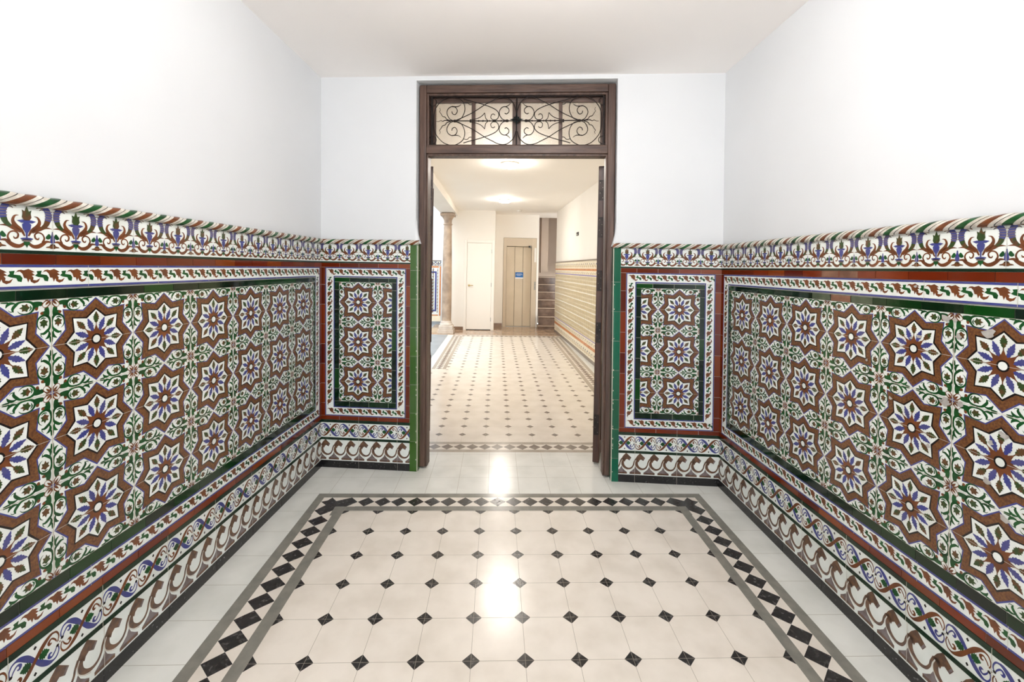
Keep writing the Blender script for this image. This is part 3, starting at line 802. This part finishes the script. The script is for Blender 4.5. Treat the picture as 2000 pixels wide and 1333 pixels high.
# ------------------------------------------------------------------ hall shell
HR0 = (1.502 + .0346*(6.389-3.1), 3.1); HR1 = (1.502 - .0346*(10.15-6.389), 10.15)
FH = Frame(HR1, HR0)                    # hall right wall seen from inside the hall: x runs towards the viewer
def hallP(fr): return lambda x, d, z: Vector(((fr.O + fr.d*x + fr.n*d).x, (fr.O + fr.d*x + fr.n*d).y, z))
class Plain(Frame):
    def P(s, x, z, d=0.0):
        q = s.O + s.d*x + s.n*d; return Vector((q.x, q.y, z))
FH = Plain(HR1, HR0)
mb = MB(); rows = []
mb.box((0, -.35, 0), (FH.L, 0, H), 'hall_paint', mp=lambda x, d, z: FH.P(x, z, d))
whr = tag(mb.build('wall_hall_right'), kind='structure')
# rounded nose where the wall ends at the stairs: swells out below mid height
mb = MB(); rows = []
for k in range(17):
    z = H*k/16; b = .0 if z > 2.1 else .05*min(1, ((2.1 - z)/.55))**.8
    rows.append([FH.P(.0, z, -.0) + Vector((-.001, .0, 0)), FH.P(-.02-b, z, -.01), FH.P(-.03-b, z, -.05), FH.P(-.03-b, z, -.3)])
mb.grid([[p for p in r_] for r_ in rows], 'hall_paint', True)
mb.build('wall_end_nose', whr)
# hall dado
def hall_dado(fr, x0, x1, parent):
    mb = MB(); D = .01
    P_ = lambda x, d, z: fr.P(x, z, d)
    def sl(z0, z1, m, d=D): mb.box((x0, 0, z0), (x1, d, z1), m, mp=P_)
    sl(0, .055, 'hall_grey', .012); sl(.055, .20, 'hall_tile'); sl(.20, .25, 'hall_orange'); sl(.25, .34, 'hall_tile')
    sl(.34, 1.335, 'hall_tile'); sl(1.335, 1.355, 'hall_lilac', .011); sl(1.355, 1.42, 'hall_tile'); sl(1.42, 1.455, 'hall_orange', .011); sl(1.455, 1.585, 'hall_tile'); sl(1.585, 1.605, 'hall_grey', .022)
    mb.build('dado_tiles', parent)
    mb = MB(); M_ = Motif()
    M_.poly([(.14, .09), (.40, .09), (.40, .91), (.14, .91)], 'hall_olive', 1); M_.poly([(.60, .09), (.86, .09), (.86, .91), (.60, .91)], 'hall_olive', 1)
    M_.disc((.28, .46), .09, 'hall_tile', 2, 8); M_.disc((.72, .46), .09, 'hall_tile', 2, 8)
    M_.stroke([(0, 0), (1, 0)], .05, 'glaze_white', 2, smooth=False); M_.stroke([(0, 0), (0, 1)], .03, 'hall_orange', 1, smooth=False)
    n = int((x1-x0)/.14)
    for i in range(n+1):
        for j in range(7):
            X, Y = x0 + i*.14, .345 + j*.1413
            lay(mb, fr, M_, lambda x, y: (X + x*.14, Y + y*.1413), (x0, .345, x1, 1.334), base=.0102)
    M2 = Motif(); M2.disc((.25, .35), .16, 'hall_olive', 1, 8, .22); M2.disc((.75, .6), .14, 'glaze_blue', 1, 8, .12); M2.disc((.5, .2), .1, 'hall_orange', 2, 6)
    for i in range(n+1):
        X = x0 + i*.14
        lay(mb, fr, M2, lambda x, y: (X + x*.14, 1.462 + y*.118), (x0, 1.456, x1, 1.584), base=.0102)
        lay(mb, fr, M2, lambda x, y: (X + x*.14, .07 + y*.12), (x0, .056, x1, .199), base=.0102)
        lay(mb, fr, M2, lambda x, y: (X + x*.14, 1.357 + y*.06), (x0, 1.356, x1, 1.419), base=.0102)
        lay(mb, fr, M2, lambda x, y: (X + x*.14, .255 + y*.08), (x0, .251, x1, .338), base=.0102)
    quad(mb, fr, x0, .335, x1, .35, 'hall_lilac', .0118)
    mb.build('dado_pattern', parent)
hall_dado(FH, .0, FH.L-.2, whr)
# hall side of the lobby wall, left hall wall up to the patio opening, far walls
mb = MB(); mb.box((-1.62, 3.2, 0), (-1.25, 6.1, H), 'hall_paint'); tag(mb.build('wall_hall_left'), kind='structure')
mb = MB(); mb.box((-1.24, 6.1, 2.62), (-.90, 10.2, H), 'hall_paint'); tag(mb.build('trim_3'), kind='structure')
CX, CY = -1.075, 9.71
DW = 10.2
mb = MB()   # wall with the service door, then the lift wall set back
mb.box((-1.05, DW, 0), (-.04, 11.4, H), 'hall_paint')
mb.box((-.04, 10.86, 0), (.165, 11.4, H), 'hall_paint'); mb.box((.165, 10.86, 2.19), (.985, 11.4, H), 'hall_paint'); mb.box((.985, 10.86, 0), (1.035, 11.4, H), 'hall_paint')
mb.box((.165, 11.2, 0), (.985, 11.4, 2.19), 'hall_paint')
whb = tag(mb.build('wall_hall_back'), kind='structure')
mb = MB(); mb.box((-1.05, DW-.012, 0), (-.735, DW, .075), 'skirting_stone'); mb.box((-.04, 10.848, 0), (.155, 10.86, .085), 'skirting_stone'); tag(mb.build('baseboard_hall'), kind='structure')
mb = MB(); mb.box((-1.24, 3.3, H), (2.6, 11.4, H+.1), 'hall_ceiling_paint'); tag(mb.build('ceiling_hall'), kind='structure')
# patio walls
mb = MB(); mb.box((-4.9, 11.1, 0), (-1.05, 11.4, 4.9), 'plaster_white'); mb.box((-5.1, 3.3, 0), (-4.9, 11.4, 4.9), 'plaster_white'); mb.box((-4.9, 3.3, 0), (-1.62, 3.5, 4.9), 'plaster_white')
mb.box((-1.24, 3.3, H+.1), (-.9, 11.4, 4.9), 'plaster_white')
wp = tag(mb.build('wall_patio'), kind='structure')
FP = Plain((-3.6, 11.1), (-1.38, 11.1))
def patio_dado():
    fr = FP; L = FP.L
    mb = MB(); slab(mb, fr, 0, .0, L, .08, 'patio_floor', 0, .012); slab(mb, fr, 0, .08, L, .22, 'hall_tile'); slab(mb, fr, 0, 1.46, L, 1.585, 'glaze_white'); slab(mb, fr, 0, 1.585, L, 1.605, 'hall_grey', 0, .025)
    slab(mb, fr, L-.035, .22, L, 1.46, 'hall_orange', 0, .011); slab(mb, fr, 0, 1.42, L-.06, 1.46, 'hall_orange', 0, .011); slab(mb, fr, 0, .22, L-.06, .25, 'hall_orange', 0, .011)
    slab(mb, fr, 0, .25, L-.035, 1.42, 'glaze_white')
    slab(mb, fr, L-.145, .33, L-.105, 1.33, 'glaze_blue', 0, .011); slab(mb, fr, 0, 1.29, L-.145, 1.33, 'glaze_blue', 0, .011); slab(mb, fr, 0, .33, L-.145, .37, 'glaze_blue', 0, .011)
    i = 0
    for i in range(14):
        for xx in (L-.068, L-.19): lay(mb, fr, CHAIN, lambda x, y: (xx - y*.08, .28 + i*.08 + x*.08), (0, .26, L-.07, 1.41), base=.0112)
    for i in range(16): lay(mb, fr, CROWN, lambda x, y: (L - .07 - i*.14 + x*.14, 1.462 + y*.13), (0, 1.461, L, 1.584))
    mb.build('dado_tiles', wp)
patio_dado()
# stairwell
mb = MB()
mb.box((1.035, 13.6, 0), (2.6, 13.8, 5), 'stairwell_paint'); mb.box((2.45, 10.2, 0), (2.6, 13.8, 5), 'stairwell_paint'); mb.box((.9, 11.4, 0), (1.035, 13.8, 5), 'stairwell_paint')
mb.box((1.25, 12.45, 1.33), (1.45, 12.75, 5), 'stairwell_paint')
mb.box((.9, 10.8, 4.9), (2.6, 13.8, 5), 'stairwell_paint'); mb.box((1.035, 11.3, H+.1), (2.6, 11.4, 4.9), 'stairwell_paint')
tag(mb.build('wall_stairwell'), kind='structure')
st = tag(empty('staircase', (1.5, 10.5, 0)), 'brown marble staircase with pale nosings going up beside the lift', 'stairs')
for k in range(7):
    z1 = .096 + .187*k; y0 = 10.42 + .28*k
    x0 = 1.04 if k else 1.0
    mb = MB(); mb.box((x0, y0, max(0, z1-.187)), (2.44, 13.4 if k == 6 else y0+.32, z1-.022), 'stair_marble')
    s_ = mb.build('step', st)
    mb = MB(); mb.box((x0, y0-.018, z1-.022), (2.44, 13.4 if k == 6 else y0+.29, z1), 'stair_marble')
    mb.box((x0, y0-.0195, z1-.016), (2.44, y0-.0185, z1-.002), 'stair_edge')
    s2 = mb.build('tread', st)

# ------------------------------------------------------------------ column
c = tag(empty('stone_column', (CX, CY, 0)), 'weathered stone column on a square pale plinth beside the bright patio', 'column')
mb = MB(); mb.box((CX-.17, CY-.17, 0), (CX+.17, CY+.17, .085), 'column_base_stone'); mb.box((CX-.15, CY-.15, .085), (CX+.15, CY+.15, .17), 'column_base_stone'); mb.build('plinth', c, bevel=.006)
mb = MB(); mb.lathe((CX, CY, .17), [(.14, 0), (.145, .02), (.135, .04), (.118, .05), (.122, .065), (.112, .08), (.105, .1)], 'column_base_stone'); mb.build('base_moulding', c)
mb = MB(); mb.lathe((CX, CY, .27), [(.105, 0), (.107, .4), (.104, .9), (.096, 1.5), (.086, 2.02), (.083, 2.08)], 'column_stone', 28); mb.build('shaft', c)
mb = MB(); mb.lathe((CX, CY, 2.35), [(.083, 0), (.1, .012), (.1, .03), (.084, .04), (.086, .10), (.1, .14), (.125, .175), (.14, .2)], 'column_stone', 28)
mb.box((CX-.155, CY-.155, 2.55), (CX+.155, CY+.155, 2.6), 'column_stone'); mb.box((CX-.12, CY-.12, 2.6), (CX+.12, CY+.12, 2.62), 'column_stone'); mb.build('capital', c, bevel=.004)

# ------------------------------------------------------------------ service door
d2 = tag(empty('door_2', (-.43, DW, 0)), kind='structure')
y = DW
mb = MB(); x0, x1 = -.745, -.045
mb.box((x0, y-.02, 0), (x0+.065, y, 2.075), 'white_lacquer'); mb.box((x1-.065, y-.02, 0), (x1, y, 2.075), 'white_lacquer'); mb.box((x0+.065, y-.02, 2.01), (x1-.065, y, 2.075), 'white_lacquer'); mb.build('door_casing', d2, bevel=.004)
mb = MB(); mb.box((x0+.07, y-.012, .018), (x1-.07, y-.001, 2.004), 'white_lacquer'); leaf = mb.build('door_leaf', d2, bevel=.002)
mb = MB(); mb.box((x0+.07, y-.006, .002), (x1-.07, y-.001, .016), 'black_plastic'); mb.build('threshold_gap', d2)
mb = MB(); hx = x0+.12
mb.tube([(hx, y-.012, 1.03), (hx, y-.055, 1.03), (hx+.01, y-.06, 1.03), (hx+.1, y-.06, 1.03)], .009, 'brass'); mb.lathe((hx, y-.015, 1.03), [(.02, -.02), (.02, .02)], 'brass', 12); mb.build('door_handle', d2)
for z in (.25, 1.05, 1.82):
    mb = MB(); mb.box((x1-.075, y-.024, z-.045), (x1-.063, y-.012, z+.045), 'steel'); mb.build('hinge', d2)

# ------------------------------------------------------------------ lift
lf_ = tag(empty('lift_entrance', (.575, 10.86, 0)), 'beige metal lift entrance with a three-panel sliding door', 'lift')
y = 10.86; x0, x1 = .17, .98
mb = MB(); mb.box((x0, y-.01, 0), (x0+.075, y+.1, 2.185), 'lift_jamb'); mb.box((x1-.12, y-.01, 0), (x1, y+.1, 2.185), 'lift_jamb'); mb.box((x0+.075, y-.01, 1.985), (x1-.12, y+.1, 2.185), 'lift_jamb'); mb.build('frame', lf_, bevel=.003)
w = (x1-.12 - (x0+.075))/3
mb = MB(); mb.box((x0+.075, y+.1, 0), (x1-.12, y+.12, 1.985), 'lift_gap'); mb.build('door_recess', lf_)
for k in range(3):
    a = x0+.075 + k*w
    mb = MB(); mb.box((a+.004, y+.05 + .014*k, .01), (a+w-.004, y+.065+.014*k, 1.975), 'lift_paint'); mb.build('door_panel', lf_, bevel=.002)
mb = MB(); mb.box((x0+.075, y+.0, 0), (x1-.12, y+.09, .008), 'steel'); mb.build('sill', lf_)
mb = MB(); mb.box((x1-.055, y-.02, 1.6), (x1-.005, y-.01, 1.95), 'light_plastic'); tag(mb.build('floor_indicator', lf_), 'white upright indicator plate')
mb = MB(); mb.box((x1-.05, y-.018, .92), (x1-.01, y-.01, 1.12), 'steel')
for z in (.98, 1.05): mb.lathe((x1-.03, y-.02, z), [(.012, -.002), (.012, .002)], 'black_plastic', 10)
mb.build('call_button_panel', lf_)
mb = MB(); mb.box((x1-.2, y-.03, 1.955), (x1-.13, y-.01, 2.0), 'black_plastic'); mb.box((x1-.155, y-.032, 1.965), (x1-.135, y-.03, 1.99), 'steel'); mb.build('door_sensor', lf_)
mb = MB(); mb.box((.47, y+.058, 1.19), (.665, y+.0625, 1.345), 'sign_blue'); no = mb.build('lift_notice', None, base=(.567, y+.06, 1.19))
tag(no, 'small blue notice with a white foot stuck to the lift door', 'notice')
mb = MB(); mb.box((.47, y+.0575, 1.19), (.665, y+.058, 1.218), 'sign_white')
for i, (a, b, z) in enumerate(((.5, .63, 1.305), (.49, .645, 1.282), (.51, .60, 1.262))): mb.box((a, y+.0572, z), (b, y+.058, z+.006), 'sign_white')
mb.build('notice_print', no, base=(.567, y+.06, 1.19)) if False else None
o_ = MB(); o_.v, o_.f, o_.m, o_.mats, o_.sm = mb.v, mb.f, mb.m, mb.mats, mb.sm
o_.build('notice_print', no)

# ------------------------------------------------------------------ wooden doorway with transom
FW = Frame(tuple(FB.O - FB.n*.04), tuple(FB.O - FB.n*.04 + FB.d*FB.L))
W = lambda x, d, z: FW.P(x, z, d)
door = tag(empty('door_1', tuple(FW.P(1.375, 0, 0))), kind='structure')
def wood_bar(name, x0, x1, z0, z1, m='old_wood', d0=-.10, d1=0.0, par=None, bev=.006):
    mb = MB(); mb.box((x0, d0, z0), (x1, d1, z1), m, mp=W); return mb.build(name, par or door, bevel=bev)
WL, WLi, WR, WRi = .694, .755, 2.056, 2.0
wood_bar('frame_post', WL, WLi-.012, 0.012, 2.715); wood_bar('frame_post', WRi+.012-.006, WR, 0.012, 2.715)
wood_bar('frame_head', WLi-.012, WRi+.006, 2.66, 2.714, 'old_wood_bar')
wood_bar('transom_bar', WLi-.012, WRi+.006, 2.236, 2.296, 'old_wood_bar', -.10, .004)
# mouldings running round the inside edge
mb = MB()
for (x0, x1, z0, z1) in ((WLi-.012, WLi, .012, 2.236), (WRi-.006, WRi+.006, .012, 2.236), (WLi-.012, WRi+.006, 2.222, 2.236)):
    mb.box((x0, -.09, z0), (x1, -.008, z1), 'old_wood', mp=W)
mb.build('door_rebate', door, bevel=.003)
mb = MB()
for (x0, x1, z0, z1) in ((WLi-.012, WLi+.004, 2.296, 2.66), (WRi-.010, WRi+.006, 2.296, 2.66), (WLi+.004, WRi-.010, 2.645, 2.66)):
    mb.box((x0, -.09, z0), (x1, -.012, z1), 'old_wood', mp=W)
mb.build('transom_rebate', door, bevel=.003)
# transom sash
sash = MB()
gz0, gz1 = 2.30, 2.628
sash.box((.760, -.085, 2.297), (.796, -.06, 2.644), 'old_wood', mp=W); sash.box((1.962, -.085, 2.297), (1.988, -.06, 2.644), 'old_wood', mp=W)
sash.box((.796, -.085, 2.612), (1.962, -.06, 2.644), 'old_wood_bar', mp=W); sash.box((.796, -.085, 2.297), (1.962, -.06, 2.31), 'old_wood_bar', mp=W)
for a, b in ((1.054, 1.080), (1.345, 1.404), (1.672, 1.697)): sash.box((a, -.085, 2.31), (b, -.06, 2.612), 'old_wood', mp=W)
sa = sash.build('transom_sash', door, bevel=.002)
for a, b in ((.796, 1.054), (1.080, 1.345), (1.404, 1.672), (1.697, 1.962)):
    mb = MB(); mb.box((a+.0005, -.076, 2.3105), (b-.0005, -.072, 2.6115), 'pebbled_glass', mp=W); mb.build('glass_pane', door)
# door leaves folded back into the hall
def leaf(px, py, ang, ln, name_sign, th=.045, zt=2.197):
    """hinge-edge corner at (px,py); leaf runs away at ang from +Y"""
    dx, dy = sin(ang), cos(ang); nx, ny = dy, -dx
    def Pm(a, t, z): return Vector((px + dx*a + nx*t, py + dy*a + ny*t, z))
    mb = MB(); mb.box((0, 0, .02), (ln, th, zt), 'leaf_wood', mp=Pm); o = mb.build('door_leaf', door, bevel=.004)
    pb = MB()
    for z0, z1 in ((.15, .75), (.85, 1.35), (1.45, 2.05)):
        for t0, t1 in ((-.008, 0), (th, th+.008)):
            pb.box((.1, t0, z0), (ln-.1, t1, z1), 'leaf_wood', mp=Pm)
    pb.build('raised_panels', door, bevel=.004)
    for zc in (2.02, 1.75, 1.36, .93+.05, .30) if True else ():
        hb = MB(); hb.box((-.0022, .006, zc-.075), (0.0, th-.006, zc+.075), 'hinge_iron', mp=Pm)
        hb.build('hinge_plate', door)
        sb = MB()
        for k, dz in enumerate((-.055, -.02, .02, .055)):
            t = .014 if k % 2 else th-.014
            q = [Pm(-.0026, t + .003*cos(a), zc+dz + .003*sin(a)) for a in [j*pi/4 for j in range(8)]]
            sb.poly(q, 'screw_steel')
        sb.build('screw_heads', door)
leaf(.733, 3.215, .30, .58, 'r', th=.046)
leaf(-.528, 3.36, -.17, .58, 'l', th=.040)

# ------------------------------------------------------------------ wrought-iron grille
gr = tag(empty('wrought_iron_grille', tuple(FW.P(1.376, 2.30, -.03))), 'black scrolled wrought-iron grille in front of the transom glass over the doorway', 'grille')
UC, ZC, SC = 1.3765, 2.4735, .00356
GD = -.034
def gp(X, Y, mx, my):
    dx = (X-100)/10.526*SC; dz = -(Y-598)/10.526*SC
    return FW.P(UC + mx*dx, ZC + (dz if my > 0 else -dz), GD)
def gcurve(pts, r, mx, my, n=6, mbx=None):
    P_ = cr([(x, y) for x, y in pts], n)
    k = len(P_)
    rr = r if not isinstance(r, (list, tuple)) else [r[0] + (r[1]-r[0])*i/(k-1) for i in range(k)]
    mbx.tube([gp(x, y, mx, my) for x, y in P_], rr, 'iron', 6)
paths = [
 ('outer_loop', [(1390,590),(1250,535),(1000,415),(770,268),(600,180),(500,130),(400,110),(300,122),(210,185),(150,270),(118,380)], .0030),
 ('large_scroll', [(1390,590),(1270,550),(1200,440),(1182,330),(1212,220),(1280,150),(1370,105),(1460,92),(1600,130),(1700,205),(1790,320),(1830,450),(1838,600)], .0030),
 ('inner_spiral', [(1430,590),(1505,550),(1560,440),(1535,345),(1450,295),(1370,325),(1342,395),(1385,462),(1440,448),(1456,400)], .0030),
 ('spiral_tail', [(1450,297),(1350,302),(1300,285),(1262,255)], (.0036, .0016)),
 ('flame', [(1480,592),(1560,565),(1600,515),(1650,500),(1690,440),(1718,400),(1700,370),(1716,325)], (.0034, .0014)),
 ('centre_spiral', [(300,592),(385,570),(448,490),(458,400),(405,322),(330,306),(268,350),(262,412),(310,455),(348,440)], .0030),
 ('centre_tail', [(330,308),(278,285),(230,238)], (.0036, .0018)),
 ('long_scroll', [(560,592),(492,545),(470,455),(520,380),(620,322),(760,270),(950,212),(1080,180),(1210,140)], .0030),
 ('small_spiral', [(575,590),(634,540),(625,475),(585,455),(550,480)], .0026),
 ('arrow_scroll', [(690,594),(742,545),(766,432)], .0026),
 ('arrow_scroll', [(766,432),(830,500),(930,550),(1080,575)], .0026),
 ('ripple', [(1040,262),(1085,258),(1120,222),(1160,214),(1205,228)], (.0026, .0022)),
]
for mx in (1, -1):
    for my in (1, -1):
        for nm, pts, r in paths:
            mb = MB(); gcurve(pts, r, mx, my, mbx=mb); mb.build(nm, gr)
        mb = MB(); cxx, cyy = 1862, (205 if my > 0 else 205)
        gcurve([(cxx + 78*cos(a), cyy + 78*sin(a)) for a in [j*pi/6 for j in range(13)]], .0026, mx, my, 3, mb); mb.build('corner_ring', gr)
    mb = MB(); gcurve([(110,598),(700,598),(1480,594)], .0038, mx, 1, mbx=mb)
    for X, Wd in ((420, 22), (800, 26), (890, 26), (660, 16), (1060, 36)):
        k = [(X-Wd, 598), (X, 598), (X+Wd, 598)]; mb.tube([gp(x, y, mx, 1) for x, y in k], [.002, .0075, .002], 'iron', 8)
    mb.build('centre_bar', gr)
    for X in (300, 565, 1390):
        mb = MB(); mb.tube([gp(X-42, 598, mx, 1), gp(X-20, 598, mx, 1), gp(X+20, 598, mx, 1), gp(X+42, 598, mx, 1)], [.003, .0095, .0095, .003], 'iron', 8); mb.build('collar', gr)
    mb = MB(); gcurve([(1480,596),(1600,584),(1645,602),(1690,588),(1735,606),(1785,606)], (.0034, .0014), mx, 1, mbx=mb); mb.build('flame', gr)
mb = MB()
for a, b, c_, d_ in ((.772, 2.298, .782, 2.648), (1.974, 2.298, 1.984, 2.648), (.782, 2.298, 1.974, 2.306), (.782, 2.640, 1.974, 2.648)):
    mb.box((a, GD-.006, b), (c_, GD+.006, d_), 'iron', mp=W)
mb.build('border_bar', gr)
mb = MB(); mb.tube([FW.P(UC, 2.306, GD), FW.P(UC, 2.42, GD), FW.P(UC, 2.54, GD), FW.P(UC, 2.64, GD)], .0045, 'iron', 8); mb.build('upright', gr)
ro = MB()
for k in range(8):
    a = k*pi/4; ln = .052 if k % 2 == 0 else .03
    c0 = FW.P(UC, 2.482, GD+.016); p1 = FW.P(UC+ln*cos(a), 2.482+ln*sin(a), GD+.004)
    l_ = FW.P(UC+.018*cos(a-.5), 2.482+.018*sin(a-.5), GD+.004); r_ = FW.P(UC+.018*cos(a+.5), 2.482+.018*sin(a+.5), GD+.004)
    ro.poly([c0, l_, p1], 'iron_patina'); ro.poly([c0, p1, r_], 'iron_patina'); ro.poly([l_, r_, p1][::-1], 'iron_patina')
tag(ro.build('rosette', gr), 'greenish iron rosette')

# ------------------------------------------------------------------ lamps and fittings
def ceiling_lamp(x, y, z, r, m, label, grp=None, drop=0.0):
    t = tag(empty('ceiling_lamp', (x, y, z)), label, 'lamp', grp)
    mb = MB(); mb.lathe((x, y, z-.02), [(r+.006, .02), (r+.012, .004), (r+.002, -.004)][::-1], 'light_plastic', 32); mb.build('trim_ring', t)
    mb = MB(); rows = [[(x + rr*cos(2*pi*k/28), y + rr*sin(2*pi*k/28), z - .024 - dz) for k in range(28)] for rr, dz in ((r, 0), (r*(1 if drop else .9), drop + .008), (r*.6, drop + .014 + drop*.2), (r*.1, drop + .016 + drop*.25))]
    mb.grid(rows, m, True, True); mb.poly(rows[-1], m); mb.build('diffuser', t)
ceiling_lamp(.144, 5.55, H, .105, 'lamp_hall', 'round glowing ceiling lamp nearest the doorway in the hall', drop=.02)
ceiling_lamp(.135, 8.5, H, .105, 'lamp_hall', 'round glowing ceiling lamp further down the hall', drop=.02)
ceiling_lamp(.10, 1.35, H, .16, 'fill_front', 'unseen round white lamp added to brighten the tiled lobby', drop=.20)  # added above the view as fill for the lobby walls and ceiling
mb = MB(); mb.lathe((.49, 10.03, H-.03), [(.03, -.006), (.055, 0), (.06, .03)], 'light_plastic', 24); sd = mb.build('smoke_detector', None, base=(.49, 10.03, H-.03))
tag(sd, 'small white smoke detector on the hall ceiling before the lift', 'smoke detector')
# small dark plate high on the hall's right wall
def on_hall(u, z): return FH.P(u, z, 0)
uu = (HR0[1] and (10.15 - 7.9))
mb = MB(); mb.box((uu-.07, .0, 2.05), (uu+.07, .014, 2.11), 'black_plastic', mp=lambda x, d, z: FH.P(x, z, d))
mb.box((uu-.05, .014, 2.06), (uu+.05, .016, 2.07), 'light_plastic', mp=lambda x, d, z: FH.P(x, z, d))
pl = mb.build('wall_socket_plate', None, base=tuple(FH.P(uu, 2.02, 0)))
tag(pl, 'small dark plate high on the white wall right of the stairs', 'wall plate')
